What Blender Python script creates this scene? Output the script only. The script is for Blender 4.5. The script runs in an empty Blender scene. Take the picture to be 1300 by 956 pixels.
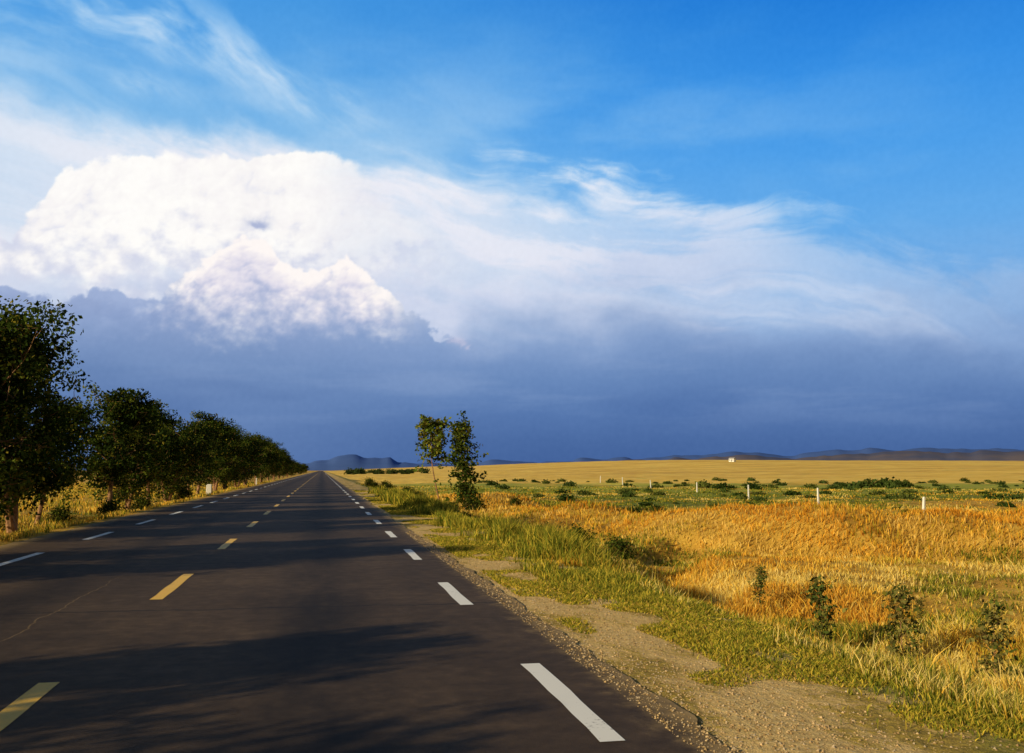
import bpy, math, numpy as np, bmesh
from mathutils import Vector
rng=np.random.default_rng(7)
sc=bpy.context.scene
sc.view_settings.view_transform='Standard'
try: sc.view_settings.look='None'
except: pass
sc.view_settings.exposure=0
# ------------------------------------------------------------------ node helpers
class G:
    def __init__(s,nt): s.nt=nt
    def new(s,t): return s.nt.nodes.new(t)
    def put(s,sock,v):
        if isinstance(v,X): s.nt.links.new(v.k,sock)
        elif isinstance(v,bpy.types.NodeSocket): s.nt.links.new(v,sock)
        else:
            if isinstance(v,(tuple,list)) and len(v)==3 and sock.type=='RGBA': v=(*v,1)
            sock.default_value=v
    def m(s,op,a,b=None,c=None,clamp=False):
        n=s.new('ShaderNodeMath'); n.operation=op; n.use_clamp=clamp
        s.put(n.inputs[0],a)
        if b is not None: s.put(n.inputs[1],b)
        if c is not None: s.put(n.inputs[2],c)
        return X(s,n.outputs[0])
    def ss(s,x,a,b,to0=0.,to1=1.):
        n=s.new('ShaderNodeMapRange'); n.interpolation_type='SMOOTHSTEP'
        s.put(n.inputs[0],x); s.put(n.inputs[1],a); s.put(n.inputs[2],b); s.put(n.inputs[3],to0); s.put(n.inputs[4],to1)
        return X(s,n.outputs[0])
    def vec(s,x,y,z=0.):
        n=s.new('ShaderNodeCombineXYZ'); s.put(n.inputs[0],x); s.put(n.inputs[1],y); s.put(n.inputs[2],z)
        return X(s,n.outputs[0])
    def noise(s,v,scale=1.,detail=4.,rough=.5,dist=0.):
        n=s.new('ShaderNodeTexNoise'); s.put(n.inputs['Vector'],v)
        n.inputs['Scale'].default_value=scale; n.inputs['Detail'].default_value=detail
        n.inputs['Roughness'].default_value=rough; n.inputs['Distortion'].default_value=dist
        return X(s,n.outputs[0])
    def mix(s,f,a,b):
        n=s.new('ShaderNodeMix'); n.data_type='RGBA'; n.clamp_factor=True
        s.put(n.inputs[0],f); s.put(n.inputs[6],a); s.put(n.inputs[7],b)
        return X(s,n.outputs[2])
    def mul(s,a,b):
        n=s.new('ShaderNodeMix'); n.data_type='RGBA'; n.blend_type='MULTIPLY'
        n.inputs[0].default_value=1; s.put(n.inputs[6],a); s.put(n.inputs[7],b)
        return X(s,n.outputs[2])
    def ramp(s,x,stops):
        n=s.new('ShaderNodeValToRGB'); s.put(n.inputs[0],x); e=n.color_ramp.elements
        e[0].position=stops[0][0]; e[0].color=(*stops[0][1],1)
        e[1].position=stops[-1][0]; e[1].color=(*stops[-1][1],1)
        for p,c in stops[1:-1]:
            q=e.new(p); q.color=(*c,1)
        return X(s,n.outputs[0])
class X:
    def __init__(s,g,k): s.g=g; s.k=k
    def __add__(s,o): return s.g.m('ADD',s,o)
    __radd__=__add__
    def __sub__(s,o): return s.g.m('SUBTRACT',s,o)
    def __rsub__(s,o): return s.g.m('SUBTRACT',o,s)
    def __mul__(s,o): return s.g.m('MULTIPLY',s,o)
    __rmul__=__mul__
    def __truediv__(s,o): return s.g.m('DIVIDE',s,o)
    def abs(s): return s.g.m('ABSOLUTE',s)
    def max(s,o): return s.g.m('MAXIMUM',s,o)
    def min(s,o): return s.g.m('MINIMUM',s,o)
    def clamp(s): return s.g.m('ADD',s,0.,clamp=True)

# ------------------------------------------------------------------ sun
SUN_EL=19.5; sh=Vector((-0.90,-0.44,0)).normalized()
sdir=Vector((sh.x*math.cos(math.radians(SUN_EL)),sh.y*math.cos(math.radians(SUN_EL)),math.sin(math.radians(SUN_EL))))
L=bpy.data.lights.new('sun','SUN'); L.energy=5.0; L.angle=math.radians(.5); L.color=(1,.84,.54)
lo=bpy.data.objects.new('sun',L); sc.collection.objects.link(lo)
lo.rotation_euler=(-sdir).to_track_quat('-Z','Y').to_euler(); lo.location=(-40,-30,40)

# ------------------------------------------------------------------ world
w=bpy.data.worlds.new("World"); sc.world=w; w.use_nodes=True
nt=w.node_tree; nt.nodes.clear(); g=G(nt)
sky=g.new('ShaderNodeTexSky'); sky.sky_type='NISHITA'; sky.sun_disc=False
sky.sun_elevation=math.radians(SUN_EL); sky.sun_rotation=math.atan2(sh.x,sh.y)%(2*math.pi)
sky.air_density=1.0; sky.dust_density=.6; sky.ozone_density=1.5
B1=g.new('ShaderNodeBackground'); g.put(B1.inputs[0],g.mul(X(g,sky.outputs[0]),(1.,.90,.80))); B1.inputs[1].default_value=.055
WO=g.new('ShaderNodeOutputWorld'); nt.links.new(B1.outputs[0],WO.inputs[0])

# ------------------------------------------------------------------ materials
def mat(name):
    m=bpy.data.materials.new(name); m.use_nodes=True; m.node_tree.nodes.clear()
    return m,G(m.node_tree)
def finish(m,g,col,rough=.8,bump=None,bstr=.3,bdist=.02,spec=.3):
    nt=m.node_tree
    p=g.new('ShaderNodeBsdfPrincipled'); g.put(p.inputs['Base Color'],col); g.put(p.inputs['Roughness'],rough)
    p.inputs['Specular IOR Level'].default_value=spec
    if bump is not None:
        b=g.new('ShaderNodeBump'); b.inputs['Strength'].default_value=bstr; b.inputs['Distance'].default_value=bdist
        g.put(b.inputs['Height'],bump); nt.links.new(b.outputs[0],p.inputs['Normal'])
    o=g.new('ShaderNodeOutputMaterial')
    nt.links.new(p.outputs[0],o.inputs[0]); return m
def pos(g):
    t=g.new('ShaderNodeNewGeometry'); s=g.new('ShaderNodeSeparateXYZ'); g.nt.links.new(t.outputs['Position'],s.inputs[0])
    return X(g,t.outputs['Position']),[X(g,o) for o in s.outputs]
def attr_mat(name,transl):
    m,g=mat(name); a=g.new('ShaderNodeAttribute'); a.attribute_name='Col'
    d=g.new('ShaderNodeBsdfDiffuse'); t=g.new('ShaderNodeBsdfTranslucent'); ms=g.new('ShaderNodeMixShader')
    ms.inputs[0].default_value=transl; o=g.new('ShaderNodeOutputMaterial'); nt=m.node_tree
    nt.links.new(a.outputs['Color'],d.inputs[0]); nt.links.new(a.outputs['Color'],t.inputs[0])
    nt.links.new(d.outputs[0],ms.inputs[1]); nt.links.new(t.outputs[0],ms.inputs[2]); nt.links.new(ms.outputs[0],o.inputs[0])
    return m
M_grass=attr_mat('grass_blades',.35)
M_leaf=attr_mat('foliage',.26)
m,g=mat('bark'); P,_=pos(g)
n=g.noise(P,9.,3,.6); M_bark=finish(m,g,g.ramp(n,[(.3,(.12,.06,.028)),(.7,(.42,.23,.11))]),.9,n,.8,.03)

# ground
m,g=mat('ground_soil_grass'); P,(x,y,z)=pos(g)
nb=g.noise(P,.12,3,.6); nm=g.noise(P,.9,4,.62); nf=g.noise(P,14.,4,.7); nvf=g.noise(P,70.,2,.7)
gold=g.ramp(nf*.45+nm*.35+nb*.2,[(.32,(.24,.12,.02)),(.46,(.50,.28,.04)),(.6,(.72,.46,.08)),(.75,(.78,.56,.16))])
green=g.ramp(nf*.5+nm*.5,[(.35,(.04,.07,.010)),(.5,(.13,.16,.02)),(.65,(.33,.29,.04))])
st=g.noise(g.vec(x*.010,y*.05,3.),1,5,.6,.4)
st2=g.noise(g.vec(x*.03,y*.10,8.),1,5,.65,.4)
fy=x*.19+y*.98
band=g.ss(fy+(st-.5)*50.,46.,64.)*g.ss(fy+(st-.5)*120.,185.,135.)*g.ss(x,4.,14.)
gmask=(band*g.ss(st2,.34,.50)+g.ss(nb*.6+st2*.4,.56,.64)*.5*g.ss(x,5.,9.)).clamp()
fargold=g.ramp(st2*.6+nb*.4,[(.30,(.50,.31,.05)),(.45,(.77,.49,.08)),(.6,(.90,.63,.14)),(.75,(.90,.67,.24))])
field=g.mix(g.ss(fy,90.,170.),gold,fargold)
field=g.mix(g.ss(fy,200.,330.)*g.ss(st,.5,.56)*.55,field,(.50,.27,.05))
field=g.mix(gmask,field,g.mix(g.ss(fy,60.,120.),green,g.ramp(st2,[(.35,(.14,.22,.02)),(.65,(.45,.42,.05))])))
grav=g.ramp(nf*.5+nvf*.5,[(.3,(.36,.22,.07)),(.48,(.66,.45,.17)),(.62,(.80,.59,.26)),(.8,(.84,.68,.36))])
e1=x+(nm-.5)*1.8+(nf-.5)*.6
gm=g.ss(e1,4.9,4.2)*g.ss(x,2.0,2.2)
patch=g.noise(g.vec(x*1.1,y*.45,5.),1,5,.68)
grav=g.mix(g.ss(patch+(nf-.5)*.35,.47,.58)*.85,grav,g.ramp(nf,[(.35,(.12,.10,.014)),(.65,(.50,.34,.045))]))
c=g.mix(gm,field,grav)
gs=g.ss(e1,3.9,4.4)*g.ss(e1,5.8,5.0)*.75
c=g.mix(gs*g.ss(nm,.35,.55),c,green)
lf=g.ss(x,-6.5,-7.5)
lc=g.mix(g.ss(nm*.6+nb*.4,.46,.62),gold,green)
c=g.mix(lf,c,g.mix(g.ss(x,-14.,-30.),lc,gold))
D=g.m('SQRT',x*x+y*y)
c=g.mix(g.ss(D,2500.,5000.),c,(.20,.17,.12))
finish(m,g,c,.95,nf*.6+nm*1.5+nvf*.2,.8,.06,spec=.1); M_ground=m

# asphalt
m,g=mat('asphalt'); P,(x,y,z)=pos(g)
nbig=g.noise(g.vec(x*.45,y*.10,0.),1,4,.6)
wx=x+(nbig-.5)*1.3
def stripe(c0,wd): return g.ss((wx-c0).abs(),wd,0.)
brk=g.noise(g.vec(x*.8,y*.16,4.),1,5,.65)
st=(stripe(.0,1.0)*1.0+stripe(-3.7,.9)*.8+stripe(-2.7,.5)*.25+stripe(1.3,.45)*.2)*g.ss(brk,.32,.60,.30,1.)
nf=g.noise(P,120.,2,.8); nm=g.noise(P,5.,5,.7); nb=g.noise(P,.45,4,.65)
c=g.ramp(nf*.35+nm*.35+nb*.3,[(.33,(.020,.0125,.008)),(.5,(.060,.040,.025)),(.68,(.14,.095,.058))])
c=g.mul(c,g.ramp(st.clamp(),[(0,(1.15,1.10,1.0)),(1,(.24,.23,.22))]))
c=g.mix(g.ss(nf,.60,.75)*.28,c,(.27,.20,.13))
wig=(g.noise(g.vec(x*1.2,y*.3,0.),1,4,.7)-.5)*.5
seal=None
for y0,t,wd in ((12.05,.035,.035),(18.0,.0,.03),(27.5,.04,.03),(38.,-.03,.04),(47.,.0,.04),(61.,.03,.05)):
    q=g.ss((y-y0+x*t+wig*.7).abs(),wd,wd*.4); seal=q if seal is None else seal.max(q)
lc_=g.ss((x+3.05+(g.noise(g.vec(x*.1,y*.8,0.),1,4,.7)-.5)*.35).abs(),.012,.004)*g.ss(y,17.,14.)
c=g.mix(seal*.9,c,(.008,.007,.007)); c=g.mix(lc_*.6,c,(.24,.16,.07))
ed=g.ss(x+(nm-.5)*.7+(nf-.5)*.3,2.05,2.6).max(g.ss(x+(nm-.5)*.7,-6.3,-7.))
c=g.mix(ed*.75,c,(.44,.30,.12))
finish(m,g,c,g.ss(nf,.2,.8,.70,.90),nf+nm*.4,.6,.008,spec=.15); M_asph=m
def paint(name,colr):
    m,g=mat(name); P,(x,y,z)=pos(g)
    n=g.noise(P,25.,4,.7); n2=g.noise(P,3.,3,.6)
    wear=g.ss(n*.6+n2*.4,.56,.68)*.8
    return finish(m,g,g.mix(wear,colr,(.10,.08,.06)),.6,n,.3,.003)
M_white=paint('white_road_paint',(.84,.82,.76)); M_yel=paint('yellow_road_paint',(.82,.48,.03))

# ------------------------------------------------------------------ mesh helper
def np_mesh(name,V,quads=None,tris=None,cols=None,mats=(),qmat=None,tmat=None,smooth=False,link=True,alpha=None,valid=True):
    me=bpy.data.meshes.new(name); V=np.asarray(V,np.float32)
    me.vertices.add(len(V)); me.vertices.foreach_set('co',V.ravel())
    idx=[];st=[];mi=[]; o=0
    if quads is not None and len(quads):
        q=np.asarray(quads,np.int32); idx.append(q.ravel()); st.append(o+4*np.arange(len(q))); o+=4*len(q)
        mi.append(np.zeros(len(q),np.int32) if qmat is None else qmat)
    if tris is not None and len(tris):
        t=np.asarray(tris,np.int32); idx.append(t.ravel()); st.append(o+3*np.arange(len(t))); o+=3*len(t)
        mi.append(np.zeros(len(t),np.int32) if tmat is None else tmat)
    idx=np.concatenate(idx); st=np.concatenate(st).astype(np.int32); mi=np.concatenate(mi).astype(np.int32)
    me.loops.add(len(idx)); me.loops.foreach_set('vertex_index',idx)
    me.polygons.add(len(st)); me.polygons.foreach_set('loop_start',st)
    me.update(calc_edges=True)
    me.polygons.foreach_set('material_index',mi)
    me.polygons.foreach_set('use_smooth',np.full(len(st),smooth))
    if cols is not None:
        at=me.color_attributes.new('Col','FLOAT_COLOR','POINT')
        c=np.ones((len(V),4),np.float32); c[:,:3]=cols
        if alpha is not None: c[:,3]=alpha
        at.data.foreach_set('color',c.ravel())
    for mm in mats: me.materials.append(mm)
    if valid: me.validate()
    if link:
        ob=bpy.data.objects.new(name,me); sc.collection.objects.link(ob); return ob
    return me
def vnoise(x,y,s,seed):
    x=np.asarray(x,float)/s; y=np.asarray(y,float)/s
    r=np.random.default_rng(seed).random((256,256))
    xi=np.floor(x).astype(int); yi=np.floor(y).astype(int); fx=x-xi; fy=y-yi
    fx=fx*fx*(3-2*fx); fy=fy*fy*(3-2*fy)
    f=lambda i,j: r[i%256,j%256]
    return (f(xi,yi)*(1-fx)+f(xi+1,yi)*fx)*(1-fy)+(f(xi,yi+1)*(1-fx)+f(xi+1,yi+1)*fx)*fy
def sst(v,a,b):
    t=np.clip((v-a)/(b-a),0,1); return t*t*(3-2*t)

# ------------------------------------------------------------------ sky : cloud vault, 20 km away, coloured per vertex
def perlin(x,y,seed):
    r=np.random.default_rng(seed).random((256,256))*2*np.pi; gx,gy=np.cos(r),np.sin(r)
    xi=np.floor(x).astype(int); yi=np.floor(y).astype(int); fx=x-xi; fy=y-yi
    ux=fx**3*(fx*(fx*6-15)+10); uy=fy**3*(fy*(fy*6-15)+10)
    def d(i,j): a,b=(xi+i)%256,(yi+j)%256; return gx[a,b]*(fx-i)+gy[a,b]*(fy-j)
    return ((d(0,0)*(1-ux)+d(1,0)*ux)*(1-uy)+(d(0,1)*(1-ux)+d(1,1)*ux)*uy)*1.4
def fbm(x,y,seed,o=6,gain=.5):
    s=0;a=1;t=0
    for k in range(o):
        s=s+a*perlin(x*2**k+17.3*k,y*2**k-9.1*k,seed+k); t+=a; a*=gain
    return s/t
def puffs(x,y,seed,o=3,gain=.5):
    """height field made of overlapping rounded domes (cauliflower)"""
    s=0;a=1;t=0
    for k in range(o):
        X_,Y_=x*2.1**k+5.7*k,y*2.1**k+3.1*k
        r=np.random.default_rng(seed+k); jx,jy=r.random((128,128)),r.random((128,128)); rd=.70+.55*r.random((128,128))
        xi=np.floor(X_).astype(int); yi=np.floor(Y_).astype(int); h=np.zeros_like(X_)
        for i in(-1,0,1):
            for j in(-1,0,1):
                a_,b_=(xi+i)%128,(yi+j)%128
                dd=((xi+i+jx[a_,b_]-X_)**2+(yi+j+jy[a_,b_]-Y_)**2)/rd[a_,b_]**2
                h=np.maximum(h,(np.maximum(0,1-dd))**.62*rd[a_,b_])
        s=s+a*h; t+=a; a*=gain
    return s/t
az=np.arange(-38,60.01,.066); el=np.concatenate([np.arange(-1.6,27.5,.064),np.linspace(27.6,40,60)])
A,E=np.meshgrid(az,el)
def P1(pts):
    p=np.array(pts,float); return np.interp(A,p[:,0],p[:,1])
def C(*rgb): return np.array(rgb,float)/255
def lerp(a,b,f): return a+(b-a)*f[...,None]
def flat(c,like): return np.broadcast_to(c,like.shape)
def colramp(v,stops):
    p=[s[0] for s in stops]; return np.stack([np.interp(v,p,[s[1][k]/255 for s in stops]) for k in range(3)],-1)
n1=fbm(A*.09,E*.13,11,5); n2=fbm(A*.09,E*.13,31,5); n3=fbm(A*.3,E*.4,51,5)
w1=fbm(A*.045,E*.08,13,2); w2=fbm(A*.045,E*.08,33,2)
R_=colramp(E,[(0,(78,106,160)),(4,(92,128,182)),(7,(118,158,210)),(10,(116,170,226)),(14,(98,169,233)),(18,(76,158,233)),(22,(54,143,228)),(26,(34,124,216)),(32,(18,102,202))])
Lf=colramp(E,[(0,(100,128,180)),(6,(130,160,205)),(12,(166,202,232)),(16,(158,200,236)),(20,(118,180,232)),(24,(84,160,228)),(28,(62,146,222)),(34,(40,120,210))])
col=lerp(Lf,R_,sst(A+n1*10,-4,30))
hz=fbm(A*.05+3,E*.16,71,6,.55)
col=lerp(col,flat(C(214,228,244),col),np.clip(sst(hz,-.10,.40)*.40*sst(E,30,15)*sst(A,50,10),0,1))
# --- anvil
Aw=A+w1*6+n1*3.0; Ew=E+w2*3.0+n2*1.6
th=math.radians(10)
u=(Aw*math.cos(th)-Ew*math.sin(th)); v=(Ew*math.cos(th)+Aw*math.sin(th))
s1=fbm(u*.045,v*.17,101,7,.58); s2=fbm(u*.10,v*.55,131,7,.62)
top=P1([(-38,20),(-17,20.0),(-10,19.2),(-4,19.0),(4,19.4),(10,19.7),(18,19.2),(22,18.2),(25,16.8),(27.5,15.0),(31,13.2),(36,11.6),(60,10)])
edge=sst(A,2,20)
dens=top-E+s1*(3.0+3.5*edge)+s2*(1.8+2.8*edge)+n3*1.2
op=P1([(-38,.5),(-17,.80),(-8,.95),(6,.98),(16,.96),(22,.90),(25.5,.80),(28.5,.60),(32,.46),(36,.38),(42,.25),(60,.1)])
veil=sst(dens,-.6,3.0)*op*(.80-.16*edge+(.20+.16*edge)*sst(s1*.6+s2*.8,-.22,.18))
soft=fbm(A*.07+5,E*.14,161,6,.52)
vc=colramp(E+soft*5+s2*1.5,[(5,(150,170,208)),(7.5,(176,191,221)),(10,(200,210,234)),(13,(217,223,241)),(18,(228,235,247))])
vc=lerp(vc,flat(C(243,240,246),vc),np.clip(sst(A+soft*14,27,2)*sst(E+soft*8,9.0,14)*.80*(.7+.5*sst(s1,-.2,.25)),0,1))
col=lerp(col,vc,np.clip(veil,0,1))
f3=fbm(u*.05+9,v*.40+2,181,7,.60)
fe=sst(f3,-.10,.36)*np.exp(-((E-(10.4-.12*(A-20)))/3.0)**2)*sst(A,8,18)*sst(A,48,32)*.55
col=lerp(col,flat(C(220,225,241),col),fe)
# --- cirrus upper left
th=math.radians(-22); aw=A+w1*5+n1*2.; ew=E+w2*3+n2*1.2
u2=aw*math.cos(th)+ew*math.sin(th); v2=-aw*math.sin(th)+ew*math.cos(th)
cs=fbm(u2*.06+2,v2*.24,201,7,.58)
ci=sst(cs,-.14,.32)*(np.exp(-((E-24.0+.34*(A+8))/1.8)**2)*sst(A,6,-2)*sst(A,-22,-12)+.75*sst(A,-7,-14)*sst(E,20.5,23)*sst(E,34,25))*.8
ci=np.maximum(ci,sst(cs,-.2,.2)*np.exp(-((E-21.2+.12*(A+11))/.75)**2-((A+10.5)/2.6)**2)*.7)
ci=np.maximum(ci,sst(fbm(u2*.05+7,v2*.22,221,6,.55),.0,.4)*sst(E,16,19)*sst(E,26,20)*sst(A,16,-4)*.35)
col=lerp(col,flat(C(216,231,247),col),np.clip(ci,0,.8))
# --- main cumulus tower
pz=puffs(A*.30+n1*1.,E*.38+n2*1.,301,4,.42); fz=fbm(A*.8,E*.95,321,6,.55)
T1=P1([(-38,11.5),(-20,12),(-17,12.8),(-15.6,14.2),(-14.4,15.7),(-13.,16.3),(-9.2,17.0),(-5,17.9),(-1,18.0),(1.4,17.5),(3.2,16.6),(5.4,15.2),(8.6,12.8),(11,9.),(60,0.)])
d1=T1-E+(pz-.55)*1.4+fz*.6
m1=sst(d1,-.05,.25+.9*sst(A,-1,5))*sst(A+n1*4,9.5,-1.5)
m1=m1*(.30+.70*sst(E+n3*5,8,12.5))
gy,gx=np.gradient(pz,el,az)
sh1=np.clip(.80+(gx*.22-gy*.26)*.55+(pz-.6)*.38+fz*.30,0,1)
c1=colramp(sh1,[(0,(202,206,228)),(.45,(228,229,240)),(.75,(248,245,245)),(1,(255,253,250))])
c1=lerp(c1,flat(C(206,211,232),c1),np.clip(sst(E+fz*5+n3*3,14.0,9)*.85+sst(A+n1*6,-2,5)*.45,0,.9))
col=lerp(col,c1,m1)
sc_=np.exp(-((A+4.0+n3*1.5)/.70)**2-((E-14.2-.12*(A+4)+fz*.6)/.26)**2)*(.8+fz*1.5)
col=lerp(col,flat(C(150,164,205),col),np.clip(sc_*1.,0,.75))
# --- storm curtain
storm=colramp(E+soft*1.6,[(0,(66,97,153)),(1.5,(73,105,160)),(3.5,(86,119,173)),(5.5,(104,136,186)),(7.5,(127,155,200)),(9.5,(152,175,212)),(12,(168,187,218))])
stl=colramp(E+soft*1.6,[(0,(88,118,170)),(3,(99,129,179)),(5.5,(115,143,189)),(8,(136,158,200)),(11,(162,175,210))])
storm=lerp(stl,storm,sst(A,-8,14))
ww=fbm(A*.06,E*.45,401,6,.55)
storm=lerp(storm,flat(C(144,166,205),storm),np.clip(sst(ww,.0,.35)*.30*sst(E,1,5),0,1))
dk=np.clip(sst(fbm(A*.045+4,E*.2,421,4),.0,.35)*.25*sst(E,9,4),0,1)
storm=lerp(storm,flat(C(66,97,153),storm),dk)
ms=sst(E+n2*4+soft*3.5+.6*fz,10.6,5.6)
col=lerp(col,storm,ms)
# --- front cumulus rising from the storm base
pf=puffs(A*.46+n1*1.2+4,E*.56+n2*1.2,505,4,.40); ff=fbm(A*1.2,E*1.4,521,6,.55)
T2=P1([(-38,8),(-17,9.6),(-14.5,8.7),(-12.6,9.8),(-10.6,9.0),(-9.2,9.2),(-8.0,10.6),(-6.4,12.0),(-4.9,13.2),(-3.4,12.4),(-1.9,10.9),(-.4,10.9),(1.2,11.9),(2.4,11.0),(3.6,10.1),(4.8,8.9),(6.5,8.0),(9,7.3),(60,5.)])
d2=T2-E+(pf-.55)*1.7+ff*.5
m2=sst(d2,-.04,.22)*sst(A,10.5,6.5)
gy,gx=np.gradient(pf,el,az)
sh2=np.clip(.55+(gx*.34-gy*.36)*.52+(pf-.6)*.55+ff*.25+.34*sst(d2,1.6,0),0,1)
c2=colramp(sh2,[(0,(160,170,207)),(.4,(190,195,222)),(.7,(226,222,235)),(1,(255,248,245))])
c2b=colramp(sh2,[(0,(118,144,191)),(.6,(138,160,203)),(1,(162,180,217))])
c2=lerp(c2b,c2,sst(A+ff*2,-10.5,-7.)*sst(A+ff*2,7.,4.))
c2=lerp(c2,storm,sst(E+(pf-.5)*2.2+ff*1.6+n3*1.5,12.2,7.8))
col=lerp(col,c2,m2)
for (ca,ce,ra,re) in [(8.1,7.7,.45,.22),(8.9,7.3,.25,.15)]:
    q=np.exp(-((A-ca+n3)/ra)**2-((E-ce+ff*.4)/re)**2)*(.8+ff*3); col=lerp(col,flat(C(205,200,222),col),np.clip(q,0,.5))
col=np.clip(col+fbm(A*3.,E*3.,601,3)[...,None]*.012,0,1)
lin=np.where(col<=.04045,col/12.92,((col+.055)/1.055)**2.4)
al=sst(A,-38,-33)*sst(A,60,52)*sst(E,40,29)
Rk=20000.; ca,sa=np.cos(np.radians(A)),np.sin(np.radians(A)); ce,se=np.cos(np.radians(E)),np.sin(np.radians(E))
V=np.stack([Rk*sa*ce,Rk*ca*ce,Rk*se],-1).reshape(-1,3)
ny_,nx_=A.shape; i=np.arange(ny_-1)[:,None]*nx_+np.arange(nx_-1)[None]; Q=np.stack([i,i+1,i+nx_+1,i+nx_],-1).reshape(-1,4)
m,g=mat('cloudy_sky'); nt=m.node_tree; a_=g.new('ShaderNodeAttribute'); a_.attribute_name='Col'
em=g.new('ShaderNodeEmission'); tr=g.new('ShaderNodeBsdfTransparent'); mx=g.new('ShaderNodeMixShader'); o=g.new('ShaderNodeOutputMaterial')
nt.links.new(a_.outputs['Color'],em.inputs[0]); nt.links.new(a_.outputs['Alpha'],mx.inputs[0]); nt.links.new(tr.outputs[0],mx.inputs[1]); nt.links.new(em.outputs[0],mx.inputs[2]); nt.links.new(mx.outputs[0],o.inputs[0])
try: m.cycles.emission_sampling='NONE'
except Exception as e: print(e)
np_mesh('sky',V,quads=Q,cols=lin.reshape(-1,3),alpha=al.reshape(-1),mats=[m],smooth=True,valid=False)

# ------------------------------------------------------------------ terrain
def pdist(x,y,pts):
    d=np.full(np.shape(x),1e9)
    for (x0,y0),(x1,y1) in zip(pts[:-1],pts[1:]):
        vx,vy=x1-x0,y1-y0; t=np.clip(((x-x0)*vx+(y-y0)*vy)/(vx*vx+vy*vy),0,1)
        d=np.minimum(d,np.hypot(x-x0-t*vx,y-y0-t*vy))
    return d
BANK=[(7.8,58),(9.4,47),(11.6,39),(14.5,34.5),(20,31.5),(28,29),(41,25),(62,17)]
GULLY=[(7.4,19),(8.8,24.0),(10.4,28.0),(12.4,31.5)]
def bank_dist(x,y): return pdist(x,y,BANK)
def H(x,y):
    x=np.asarray(x,float); y=np.asarray(y,float)
    z=np.full(np.broadcast(x,y).shape,-.02)
    r=sst(x,4.3,7.0); l=sst(-x,7.3,9.2)
    rough=(vnoise(x,y,2.3,1)-.5)*.28+(vnoise(x,y,7.,2)-.5)*.40+(vnoise(x,y,.7,3)-.5)*.12
    z=z+r*(-.78+rough)+l*(-.34+rough*.6)
    z+=sst(x,2.6,3.4)*(1-r)*((vnoise(x,y,.9,4)-.5)*.05)
    bd=bank_dist(x,y)+(vnoise(x,y,4.,5)-.5)*2.4+(vnoise(x,y,1.3,15)-.5)*.8
    z+=r*(1-sst(bd,.3,5.2))*(1.05+.6*(vnoise(x,y,3.,6)-.5))*sst(y,75,50)
    z-=r*np.exp(-((bank_dist(x-1.,y+6.5))/2.8)**2)*.50
    gd=pdist(x,y,GULLY)+(vnoise(x,y,1.6,9)-.5)*1.2
    z-=r*(1-sst(gd,.2,1.8))*.55
    f=.194*x+.981*y
    z+=11.5*sst(f,130,1000)*sst(x,15,330)
    z+=sst(f,40,70)*r*.20
    z+=sst(np.hypot(x,y),200,900)*sst(x,60,400)*(vnoise(x,y,260,8)-.5)*3
    return z
nx,ny=540,600
b=8.2; aa=36/b
xs=aa*np.sinh(b*np.linspace(-1,1,nx))+6
b2_=7.4; a2=42/b2_
ys=20+a2*np.sinh(b2_*np.linspace(-.42,1.05,ny))
XX,YY=np.meshgrid(xs,ys); ZZ=H(XX,YY)
V=np.stack([XX,YY,ZZ],-1).reshape(-1,3)
i=np.arange(ny-1)[:,None]*nx+np.arange(nx-1)[None]; Q=np.stack([i,i+1,i+nx+1,i+nx],-1).reshape(-1,4)
np_mesh('ground',V,quads=Q,mats=[M_ground],smooth=True)
# ------------------------------------------------------------------ road
ry=np.concatenate([np.arange(-40,60,.1),np.geomspace(60,2600,120)])
jr=(vnoise(ry*0,ry,.8,11)-.5)*.12+(vnoise(ry*0,ry,.25,12)-.5)*.06
jl=(vnoise(ry*0+5,ry,.8,13)-.5)*.14
cols_=[-6.9,-4.,-2.,0.,2.43]
V=[]
for k,cx in enumerate(cols_):
    xx=np.full(len(ry),cx)
    if k==0: xx=xx+jl
    if k==4: xx=xx+jr
    V.append(np.stack([xx,ry,np.zeros(len(ry))],-1))
V=np.stack(V,1).reshape(-1,3); n=len(ry)
i=np.arange(n-1)[:,None]*5+np.arange(4)[None]; Q=np.stack([i,i+1,i+6,i+5],-1).reshape(-1,4)
np_mesh('road',V,quads=Q,mats=[M_asph])
def dashes(name,cx,start,period,length,wd,mt,end=520,z=.004):
    V=[];Q=[]
    y0=start
    while y0<end:
        ns=8; ysd=np.linspace(y0,y0+length,ns)
        jx=(rng.random((ns,2))-.5)*.016
        o=len(V)
        for q in range(ns):
            V+= [(cx-wd/2+jx[q,0],ysd[q],z),(cx+wd/2+jx[q,1],ysd[q],z)]
        for q in range(ns-1): Q.append((o+2*q,o+2*q+1,o+2*q+3,o+2*q+2))
        y0+=period
    return np_mesh(name,V,quads=Q,mats=[mt])
dashes('white_edge_line',1.78,-6.33,6.06,2.4,.16,M_white)
dashes('yellow_centre_line',-2.05,-10.9,8.0,3.1,.16,M_yel)
dashes('white_edge_line',-5.5,-8.4,6.6,2.9,.16,M_white)

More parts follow.
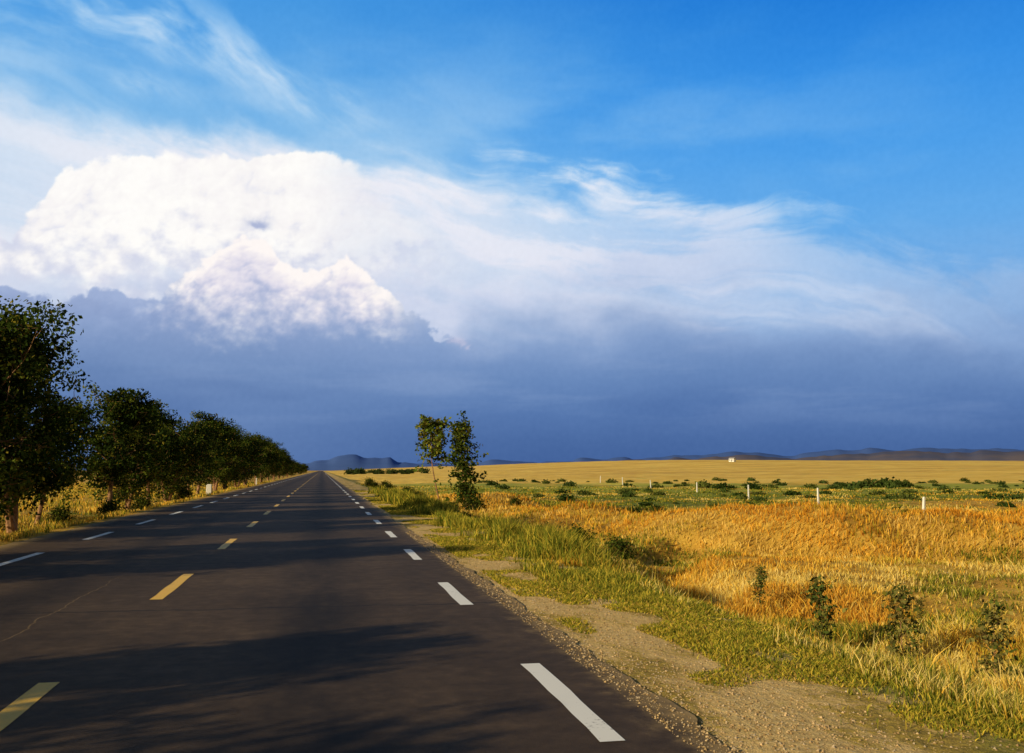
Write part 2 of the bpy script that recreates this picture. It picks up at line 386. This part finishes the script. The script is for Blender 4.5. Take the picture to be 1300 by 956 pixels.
# ------------------------------------------------------------------ grass
def blades(name,P,h,wd,cols,lean=.35,m=M_grass):
    n=len(P); th=rng.random(n)*2*np.pi; ph=rng.random(n)*2*np.pi
    W=np.stack([np.cos(th),np.sin(th),np.zeros(n)],-1)*wd[:,None]*.5
    ln=np.stack([np.cos(ph),np.sin(ph),np.zeros(n)],-1)*(h*lean*rng.random(n)*1.6)[:,None]
    up=np.zeros((n,3)); up[:,2]=h
    Mid=P+ln*.35+up*.55; Tip=P+ln+up
    V=np.stack([P-W,P+W,Mid+W*.8,Mid-W*.8,Tip],1).reshape(-1,3)
    o=np.arange(n)*5
    Q=np.stack([o,o+1,o+2,o+3],-1); T=np.stack([o+3,o+2,o+4],-1)
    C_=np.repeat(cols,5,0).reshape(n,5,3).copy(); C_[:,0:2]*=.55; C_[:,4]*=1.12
    return np_mesh(name,V,quads=Q,tris=T,cols=C_.reshape(-1,3),mats=[m],valid=False)
def scatter(n,dmin,dmax,a0,a1):
    d=np.exp(rng.uniform(np.log(dmin),np.log(dmax),n)); t=np.radians(rng.uniform(a0,a1,n))
    return d*np.sin(t),d*np.cos(t),d
def pal(n,cs,jit=.2):
    cs=np.array(cs); c=cs[rng.integers(0,len(cs),n)]
    return c*(1+(rng.random((n,1))-.5)*2*jit)
gold_p=[(.86,.54,.08),(.82,.47,.05),(.88,.61,.14),(.72,.38,.04),(.78,.54,.08)]
pale_p=[(.88,.68,.22),(.84,.63,.17),(.78,.58,.13)]
rust_p=[(.68,.33,.04),(.76,.42,.05),(.58,.27,.03)]
green_p=[(.15,.18,.02),(.22,.24,.03),(.09,.125,.014),(.38,.34,.04)]
ym=[(.54,.44,.05),(.66,.48,.06),(.36,.33,.03)]
n=420000; x,y,d=scatter(n,6.,130,2,62)
pn=vnoise(x,y,.8,21)*.4+vnoise(x,y,3.1,22)*.6
bkd=bank_dist(x,y)
keep=(x>4.7+(vnoise(x,y,.8,23)-.5)*1.6)&((pn>.41)|(rng.random(n)<.32)|(bkd<5)); x,y,d,pn,bkd=x[keep],y[keep],d[keep],pn[keep],bkd[keep]; n=len(x)
f=.194*x+.981*y
gr=vnoise(x,y,5.,24)*.55+vnoise(x,y,1.4,25)*.45
g2=vnoise(x,y,6.,26)*.5+vnoise(x,y,2.,27)*.5
cols=pal(n,gold_p,.3)
q=(g2>.54)&(rng.random(n)<.8); cols[q]=pal(q.sum(),pale_p,.2)
q=(g2<.40)&(rng.random(n)<.7); cols[q]=pal(q.sum(),rust_p,.25)
isg=(gr>.59)&(rng.random(n)<.7)
isg|=(f>44)&(rng.random(n)<.75)&(gr>.36)&(bkd>4)
isg|=(x<5.9)&(rng.random(n)<.40)
isg&=(bkd>3.0)|(rng.random(n)<.18)
gc=pal(n,green_p,.25); cols[isg]=gc[isg]
mx=(gr>.5)&(~isg)&(rng.random(n)<.35); cols[mx]=pal(mx.sum(),ym)
bk=(bkd<4.5)
cols[bk&~isg]*=np.array([1.0,.90,.76])
h=(.05+.30*np.clip(pn-.2,0,1)*1.3*rng.random(n)+.05*rng.random(n))*np.where(f>60,.7,1)
h=np.where(bk,.07+.20*rng.random(n)*(.4+pn),h)
h*=np.where((rng.random(n)<.03),2.0,1)
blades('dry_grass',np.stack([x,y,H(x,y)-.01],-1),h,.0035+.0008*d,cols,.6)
# green verge grass beside the shoulder
n=52000; y=np.exp(rng.uniform(np.log(5.5),np.log(75),n)); cx=4.65+(vnoise(y,y*0,3.,31)-.5)*1.2
x=cx+rng.normal(0,.48,n)
cl=vnoise(x,y,.7,32)*.5+vnoise(x,y,2.6,33)*.5
k=(cl>.44)&(x>3.3); x,y,cl=x[k],y[k],cl[k]; n=len(x)
c=pal(n,green_p+ym[:2],.25)
h=(.03+.36*sst(y,11,19)*cl+.07*cl)*(.5+.7*rng.random(n))*(1+.6*(cl>.62)*sst(y,12,18))
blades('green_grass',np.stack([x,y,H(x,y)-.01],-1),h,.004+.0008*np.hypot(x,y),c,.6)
# patchy low grass on the shoulder
n=230000; y=np.exp(rng.uniform(np.log(4.2),np.log(80),n)); x=rng.uniform(2.6,5.,n)
cl=vnoise(x,y*.6,.45,41)*.45+vnoise(x,y*.5,1.4,42)*.55+.06*(x-3.6)+.05*sst(y,8,22)
k=cl>.47; x,y,cl=x[k],y[k],cl[k]; n=len(x)
c=pal(n,green_p[:3]+ym*2+[(.70,.45,.10)],.25)
h=(.010+.14*(cl-.46)+.025*rng.random(n))*(.6+.6*rng.random(n))
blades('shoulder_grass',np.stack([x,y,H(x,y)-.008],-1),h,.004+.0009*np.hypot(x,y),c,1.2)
# left verge grass
n=100000; x,y,d=scatter(n,12.,160,-38,-1)
cl=vnoise(x,y,1.3,51)*.5+vnoise(x,y,5,52)*.5
k=(x<-7.05-(vnoise(x,y,.8,53)*.3))&(cl>.36); x,y,d,cl=x[k],y[k],d[k],cl[k]; n=len(x)
c=pal(n,gold_p,.2); q=rng.random(n)<(.25+.5*(cl>.58)); c[q]=pal(q.sum(),green_p+ym,.2)
h=(.05+.25*cl*rng.random(n)+.05)*(1+.3*(x<-10))
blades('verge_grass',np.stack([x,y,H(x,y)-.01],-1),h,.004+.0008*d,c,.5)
# gravel
n=20000; y=np.exp(rng.uniform(np.log(4.2),np.log(26),n)); x=2.2+np.abs(rng.normal(0,1.1,n)); k=x<4.9; x,y=x[k],y[k]; n=len(x)
s=(.003+.009*rng.random(n)**3)*(1+.02*y)
o6=np.array([(1,0,0),(-1,0,0),(0,1,0),(0,-1,0),(0,0,.7),(0,0,-.7)],float)
V=(o6[None]*s[:,None,None]*(.6+.8*rng.random((n,6,1))))+np.stack([x,y,np.where(x<2.45,0,H(x,y))+s*.2],-1)[:,None]
f8=np.array([(0,2,4),(2,1,4),(1,3,4),(3,0,4),(2,0,5),(1,2,5),(3,1,5),(0,3,5)])
T=(np.arange(n)[:,None,None]*6+f8[None]).reshape(-1,3)
c=pal(n,[(.62,.44,.22),(.72,.54,.30),(.45,.30,.14),(.62,.50,.34)],.2)
np_mesh('gravel',V.reshape(-1,3),tris=T,cols=np.repeat(c,6,0),mats=[M_grass],valid=False)

# ------------------------------------------------------------------ trees
def tube(path,rad,sides=7):
    path=np.array(path,float); n=len(path); V=[]
    for i in range(n):
        t=path[min(i+1,n-1)]-path[max(i-1,0)]; t/=np.linalg.norm(t)+1e-9
        u=np.cross(t,(0,1,.1)); u/=np.linalg.norm(u)+1e-9; v=np.cross(t,u)
        for k in range(sides):
            a=2*math.pi*k/sides; V.append(path[i]+rad[i]*(math.cos(a)*u+math.sin(a)*v))
    Q=[(i*sides+k,i*sides+(k+1)%sides,(i+1)*sides+(k+1)%sides,(i+1)*sides+k) for i in range(n-1) for k in range(sides)]
    return V,Q
def tree_mesh(name,seed,Ht,R,base,nbr,leaves,leaf,sig,trunk_r=.12,fork=1,lean=(0,0),
              pal_=((.027,.047,.008),(.045,.070,.011),(.10,.125,.018),(.020,.034,.007)),peak=.45,rare_p=.06):
    r=np.random.default_rng(seed); V=[];Q=[]
    def add(path,rad,s=7):
        v,q=tube(path,rad,s); o=len(V); V.extend(v); Q.extend([tuple(o+i for i in f) for f in q])
    clumps=[]; Hc=Ht-sig
    ang=r.random()*6.28
    for fk in range(fork):
        spread=.0 if fork==1 else .20
        path=[];rad=[];p=np.array([0,0,-.25])
        dirv=np.array([lean[0]+math.cos(ang+fk*6.28/fork)*spread,lean[1]+math.sin(ang+fk*6.28/fork)*spread,1.])
        N=12; Hk=Hc*(1 if fk==0 else .82)
        for i in range(N+1):
            f=i/N; path.append(p.copy()); rad.append(trunk_r*((1-f)**.8*.9+.06)*(1.35 if i==0 else 1))
            dirv[:2]+=(r.random(2)-.5)*.18; dirv[:2]*=.95
            p=p+dirv/np.linalg.norm(dirv)*(Hk*.97/N)
        add(path,rad,9); path=np.array(path)
        for b_ in range(nbr):
            f=base+(1-base)*((b_+r.random())/nbr)**.9; f=min(f,.97)
            i=f*N; i0=int(i); st_=path[i0]*(1-(i-i0))+path[min(i0+1,N)]*(i-i0)
            ff=(f-base)/(1-base)
            if ff<peak: e_=.55+.45*math.sin(math.pi/2*ff/peak)
            else: e_=max(.12,math.cos(math.pi/2*(ff-peak)/(1-peak))**.75)
            env=R*e_*(.55+.60*r.random())
            az=b_*2.399+r.random()*.9; el=math.radians(r.uniform(8,36)+22*ff)
            dv=np.array([math.cos(az)*math.cos(el),math.sin(az)*math.cos(el),math.sin(el)])
            L_=env; pts=[st_]; q=st_.copy(); d_=dv.copy()
            for s in range(5):
                d_=d_+np.array([*(r.random(2)-.5)*.35,(r.random()-.4)*.3]); d_/=np.linalg.norm(d_)
                q=q+d_*L_/5; q[2]=min(q[2],Hc+r.random()*.1); pts.append(q.copy())
            r0=trunk_r*.40*(1-.7*f); add(pts,[r0*(1-.17*s) for s in range(6)],5)
            for s in (2,3,4,5):
                for _ in range(2 if s<5 else 1):
                    clumps.append((pts[s]+r.normal(0,sig*.7,3),.45+.55*s/5))
                    if r.random()<.6:
                        e2=pts[s]+(r.normal(0,1,3)*sig*1.5); add([pts[s],(pts[s]+e2)/2+r.normal(0,.03,3),e2],[r0*.35,r0*.22,r0*.1],4); clumps.append((e2,.8))
        clumps.append((path[-1],.7)); clumps.append((path[-2]+r.normal(0,sig,3),.8))
    nw=len(V); nq=len(Q)
    cc=np.array([c for c,_ in clumps]); cs=np.array([s for _,s in clumps])
    cc[:,2]=np.minimum(cc[:,2],Hc+.15)
    cs=cs*(.5+.9*r.random(len(cs)))
    per=r.multinomial(leaves,cs**2/np.sum(cs**2)); ci=np.repeat(np.arange(len(cc)),per)
    n=len(ci)
    u=r.normal(0,1,(n,3)); u/=np.linalg.norm(u,axis=1)[:,None]; rr=(r.random(n)**.45)[:,None]
    Lp=cc[ci]+u*rr*(sig*1.35*cs[ci])[:,None]*np.array([1.1,1.1,.8])
    Lp[:,2]=np.maximum(Lp[:,2],.10)
    nrm=r.normal(0,1,(n,3))+np.array([0,0,.5]); nrm/=np.linalg.norm(nrm,axis=1)[:,None]
    t1=np.cross(nrm,r.normal(0,1,(n,3))); t1/=np.linalg.norm(t1,axis=1)[:,None]; t2=np.cross(nrm,t1)
    s=leaf*(.6+.7*r.random(n))[:,None]
    LV=np.stack([Lp-t1*s*.55,Lp+t2*s*.36-t1*s*.05,Lp+t1*s*.6,Lp-t2*s*.36-t1*s*.05],1).reshape(-1,3)
    pc=np.array(pal_); ctone=pc[r.integers(0,len(pc),len(cc))]
    lc=ctone[ci]*(.65+.7*r.random((n,1)))
    rare=r.random(n)<rare_p; lc[rare]=np.array([.22,.18,.022])
    C_=np.concatenate([np.full((nw,3),.15),np.repeat(lc,4,0)])
    o=nw+4*np.arange(n); LQ=np.stack([o,o+1,o+2,o+3],-1)
    return np_mesh(name,np.concatenate([np.array(V),LV]),quads=np.concatenate([np.array(Q),LQ]),cols=C_,
        mats=[M_bark,M_leaf],qmat=np.concatenate([np.zeros(nq,int),np.ones(n,int)]),link=False,valid=False)
def place(name,me,x,y,s=1,rot=0,sz=None):
    o=bpy.data.objects.new(name,me); sc.collection.objects.link(o)
    o.location=(x,y,float(H(x,y))-.02); o.rotation_euler=(0,0,rot); o.scale=(s,s,s if sz is None else sz); return o
TV=[tree_mesh('poplar_tree_a',101,7.4,2.7,.20,28,24000,.14,.40,.17,2),
    tree_mesh('poplar_tree_b',202,6.2,2.2,.25,24,15000,.14,.36,.14,1),
    tree_mesh('poplar_tree_c',303,6.4,2.4,.23,23,17000,.14,.38,.14,2),
    tree_mesh('poplar_tree_d',404,7.0,2.7,.22,25,18000,.15,.42,.15,2),
    tree_mesh('poplar_tree_e',505,6.6,2.3,.26,24,16000,.14,.36,.13,1,(.06,0))]
row=[(-10.0,-3.5,3,.78,1.),(-10.1,.2,2,.80,1.),(-10.2,3.8,1,.78,2.),(-10.4,13.6,4,.88,2.6),(-10.2,17.2,1,.80,2.),(-10.4,24.6,2,1.0,.3),(-10.1,30.0,0,1.0,.3),(-9.9,34.2,0,.97,2.0),(-10.6,39.5,4,.76,.8),(-9.5,47,1,.95,1.1),(-9.6,51.5,2,.80,4.),(-9.4,56.5,4,.90,5.),  # leading entries are trees out of view, added to shade the near road
     (-9.7,65,2,.88,2.2),(-9.4,72,3,.80,3.3),(-9.7,80,4,1.0,1.),(-9.4,90,0,.85,.2),(-9.6,101,3,.93,4),(-9.5,114,2,1.08,2),(-9.7,129,0,.95,1),
     (-9.5,146,4,1.1,5),(-9.7,162,2,1.15,3),(-9.5,180,0,1.05,2),(-9.6,201,3,1.1,.6),(-9.5,223,2,1.1,2.9),(-9.5,247,0,.95,2),(-9.5,276,3,.9,1),
     (-9.5,311,2,.8,4),(-9.5,350,1,.8,4),(-9.5,395,3,.75,0),(-9.5,450,2,.8,2),(-9.5,520,0,.75,4),(-9.5,600,1,.8,1)]
for (tx,ty,v,s,ro) in row: place('poplar_tree',TV[v],tx,ty,s,ro)
for (tx,ty,v,s,ro) in [(-15.5,41,3,.80,1),(-15,98,2,.80,5),(-14,125,1,.9,4),(-14,155,2,.9,3)]:
    place('poplar_tree',TV[v],tx,ty,s,ro)
lp=((.11,.15,.018),(.15,.18,.022),(.08,.11,.015),(.22,.20,.03))
y1=tree_mesh('young_poplar_l',515,5.2,1.45,.54,17,1800,.17,.20,.050,1,(-.30,0),lp,.45)
y2=tree_mesh('young_poplar_r',622,5.1,.72,.10,28,3200,.16,.22,.060,1,(.03,0),((.065,.10,.015),(.11,.13,.02),(.045,.07,.012)),.65)
place('young_poplar_tree',y1,6.25,49.8,1,0); place('young_poplar_tree',y2,7.35,49.4,1,0)
sb=[tree_mesh('shrub_a',71,.85,.42,.05,14,2800,.055,.09,.02,3),tree_mesh('shrub_b',72,.9,.45,.05,14,2600,.06,.10,.02,2)]
sp_=[tree_mesh('sapling_a',81,1.35,.20,.2,18,650,.055,.06,.012,1,(0,0),((.12,.14,.03),(.07,.10,.02),(.2,.18,.04)),.4),
     tree_mesh('sapling_b',82,1.25,.24,.15,18,750,.055,.06,.012,1,(.05,0),((.16,.15,.04),(.09,.11,.02),(.24,.19,.05)),.4)]
for (tx,ty,v,s,ro) in [(7.24,13.0,0,1.15,0),(7.86,12.,1,1.1,2),(7.96,10.35,1,1.05,4),(8.2,17.3,0,.8,3),(9.8,14.5,1,.45,3)]:
    place('poplar_sapling',sp_[v],tx,ty,s,ro)
for (tx,ty,v,s,ro) in [(7.0,29.6,0,1.35,1),(7.4,28.0,1,1.3,2),(7.9,25.2,0,1.05,3),(6.5,48.6,1,.9,1),(7.6,48.,0,1.4,1),(5.6,44,1,.8,3),(5.9,39,0,.8,1),(6.1,35,1,.6,1),(5.2,53,0,1.1,2),(5.2,60,1,1.2,1),(5.6,64,1,1.0,1),(5.0,72,0,1.3,2),(5.6,88,1,1.4,3),(5.3,110,0,1.6,3),(5.3,98,0,1.2,3),
     (-10.,40.5,0,1.1,1),(-11.2,36.,1,1.0,4),(-9.0,43.8,1,1.2,2),(-8.6,50.,0,1.2,1),(-8.9,66.,1,1.4,1),(-12.5,38,0,1.3,0),
     (19.5,36.5,1,.8,2),(24,37.5,0,.9,2),(21.,42,1,.7,1),(27,41,1,1.,1),(15,45,0,1.1,2),(12,47,1,.9,2),(18,50,0,1.1,0),(10.5,52,0,.9,0)]:
    place('shrub',sb[v],tx,ty,s,ro)
def mass(name,centers,per,pal_,leafk=1.):
    V=[];C_=[]
    for (cx,cy,r_,h_) in centers:
        n=per; u=rng.normal(0,1,(n,3)); u/=np.linalg.norm(u,axis=1)[:,None]; u[:,2]=np.abs(u[:,2])
        rr=(rng.random(n)**.4)[:,None]; p=u*rr*np.array([r_,r_,h_])*(.75+.5*rng.random((n,1)))
        p+=np.array([cx,cy,float(H(cx,cy))])
        nn=rng.normal(0,1,(n,3)); nn/=np.linalg.norm(nn,axis=1)[:,None]
        t1=np.cross(nn,rng.normal(0,1,(n,3))); t1/=np.linalg.norm(t1,axis=1)[:,None]; t2=np.cross(nn,t1)
        s=(.14*leafk*r_*(.6+.8*rng.random(n)))[:,None]
        V.append(np.stack([p-t1*s,p+t2*s*.7,p+t1*s,p-t2*s*.7],1).reshape(-1,3))
        c=pal(1,pal_,.2)*(.7+.6*rng.random((n,1))); C_.append(np.repeat(c,4,0))
    V=np.concatenate(V); n=len(V)//4
    np_mesh(name,V,quads=np.arange(4*n).reshape(-1,4),cols=np.concatenate(C_),mats=[M_leaf],valid=False)
cen=[]
for _ in range(170):
    D_=rng.uniform(55,200); px=rng.uniform(-.06,.54); la=px*D_
    r_=rng.uniform(.3,.95)*min(1,D_/90); cen.append((.194*D_+.981*la,.981*D_-.194*la,r_,rng.uniform(.5,1.)*r_*.8))
for px,D_,r_ in [(.39,120,1.8),(.375,122,1.5),(.362,120,1.4),(.405,118,1.2),(.35,125,1.1),(.335,121,1.),(.31,123,.9),(.22,118,1.2),(.20,122,1.3),(.27,120,1.),(.25,121,.9),(.12,130,1.),(.15,128,1.),(.06,135,1.)]:
    la=px*D_; cen.append((.194*D_+.981*la,.981*D_-.194*la,r_,r_*.6))
mass('distant_shrubs',cen,240,[(.035,.06,.012),(.06,.09,.02),(.10,.12,.025)])
cen=[]
for k in range(26):
    cy=rng.uniform(500,900); cx=rng.uniform(18,75)*cy/700; cen.append((cx,cy,rng.uniform(2,4.5),rng.uniform(2,3.5)))
mass('distant_trees',cen,250,[(.035,.055,.015),(.05,.07,.02)])

# ------------------------------------------------------------------ posts, stone, house
def plain(name,c,var=.1):
    m,g=mat(name); P,_=pos(g); n=g.noise(P,12.,4,.65)
    return finish(m,g,g.mul(c,g.ramp(n,[(.3,(1-var*2,)*3),(.7,(1,1,1))])),.85,n,.3,.01)
M_conc=plain('painted_concrete',(.78,.76,.70,1)); M_wall=plain('white_plaster',(.80,.79,.76,1)); M_roof=plain('grey_roof',(.3,.28,.28,1)); M_dark=plain('dark_glass',(.03,.035,.04,1))
def box(name,sx,sy,sz,loc,m,bev=.01,taper=1.,parent=None):
    bm=bmesh.new(); bmesh.ops.create_cube(bm,size=1)
    for v in bm.verts:
        k=taper if v.co.z>0 else 1; v.co=Vector((v.co.x*sx*k,v.co.y*sy*k,(v.co.z+.5)*sz))
    if bev: bmesh.ops.bevel(bm,geom=bm.edges[:],offset=bev,segments=2,affect='EDGES')
    me=bpy.data.meshes.new(name); bm.to_mesh(me); bm.free(); me.materials.append(m)
    o=bpy.data.objects.new(name,me); sc.collection.objects.link(o); o.location=loc
    if parent: o.parent=parent
    return o
for (X_,Y_) in ((26.3,38.6),(31.4,57.),(34.8,74.6),(37.5,92.4),(39.6,112.3),(43.,134.2),(46.9,158.8)):
    o=box('fence_post',.12,.12,1.35,(X_,Y_,float(H(X_,Y_))-.15),M_conc,.015,.85); o.rotation_euler=(rng.normal(0,.03),rng.normal(0,.03),.3)
o=box('kilometre_stone',.42,.16,.85,(-7.7,70.,float(H(-7.7,70))-.12),M_conc,.05,.9)
o=box('kilometre_stone',.16,.16,.9,(-7.6,118.,float(H(-7.6,118))-.12),M_conc,.03,.9)
hx,hy=302.,674.
house=bpy.data.objects.new('white_house',None); sc.collection.objects.link(house); house.location=(hx,hy,float(H(hx,hy))); house.rotation_euler=(0,0,-.9); house.scale=(.7,.7,.85)
box('walls',6,4.5,2.8,(0,0,-.2),M_wall,.03,1,house)
bm=bmesh.new()
vs=[bm.verts.new(p) for p in [(-3.3,-2.6,2.61),(3.3,-2.6,2.61),(3.3,2.6,2.61),(-3.3,2.6,2.61),(-3.3,0,3.7),(3.3,0,3.7)]]
for f in [(0,1,5,4),(2,3,4,5),(0,4,3),(1,2,5),(0,3,2,1)]: bm.faces.new([vs[i] for i in f])
me=bpy.data.meshes.new('roof'); bm.to_mesh(me); bm.free(); me.materials.append(M_roof)
o=bpy.data.objects.new('roof',me); sc.collection.objects.link(o); o.parent=house
box('door',.9,.06,2.,(0,-2.29,0),M_dark,.0,1,house)
for k in (-1.8,1.8): box('window',1.,.06,1.,(k,-2.29,.9),M_dark,.0,1,house)

# ------------------------------------------------------------------ hills
def hills(name,r0,r1,pts,c1,c2,seed,az0=-45,az1=70):
    na,nr=520,14; az=np.linspace(az0,az1,na); t=np.linspace(0,1,nr)
    p=np.interp(az,[q[0] for q in pts],[q[1] for q in pts])
    nz=(vnoise(az,az*0,1.1,seed)-.5)*.22+(vnoise(az,az*0,.4,seed+1)-.5)*.10
    p=np.maximum(p+nz*np.clip(p*2.5,0,1),0.)
    Hh=np.tan(np.radians(p))*((r0+r1)/2)
    V=[]
    for j in range(nr):
        R_=r0+(r1-r0)*t[j]; s=math.sin(math.pi*t[j])**.8
        gul=(vnoise(az*1.,np.full(na,t[j]*6),.8,seed+2)-.5)*.25*(1-s)
        V.append(np.stack([R_*np.sin(np.radians(az)),R_*np.cos(np.radians(az)),Hh*(s+gul*s)-2+0*az],-1))
    V=np.stack(V).reshape(-1,3); i=np.arange(nr-1)[:,None]*na+np.arange(na-1)[None]
    Q=np.stack([i,i+1,i+na+1,i+na],-1).reshape(-1,4)
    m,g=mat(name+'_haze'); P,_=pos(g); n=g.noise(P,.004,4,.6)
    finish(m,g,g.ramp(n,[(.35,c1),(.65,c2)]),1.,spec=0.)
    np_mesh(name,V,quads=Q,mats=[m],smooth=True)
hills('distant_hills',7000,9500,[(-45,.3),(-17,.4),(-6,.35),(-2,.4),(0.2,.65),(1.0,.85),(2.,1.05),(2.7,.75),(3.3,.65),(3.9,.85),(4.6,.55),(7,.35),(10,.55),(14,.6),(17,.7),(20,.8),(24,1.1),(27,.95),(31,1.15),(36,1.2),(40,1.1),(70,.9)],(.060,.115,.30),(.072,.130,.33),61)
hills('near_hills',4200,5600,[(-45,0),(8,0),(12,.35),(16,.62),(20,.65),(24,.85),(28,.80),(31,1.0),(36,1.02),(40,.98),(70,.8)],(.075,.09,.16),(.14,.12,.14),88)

# ------------------------------------------------------------------ camera
cam=bpy.data.cameras.new('camera'); co=bpy.data.objects.new('camera',cam); sc.collection.objects.link(co)
cam.sensor_width=36; cam.lens=33.6; cam.clip_start=.05; cam.clip_end=60000
yaw=math.radians(11.2); pit=math.radians(5.6)
co.location=(0,0,1.65); co.rotation_euler=(math.pi/2+pit,0,-yaw)
sc.camera=co
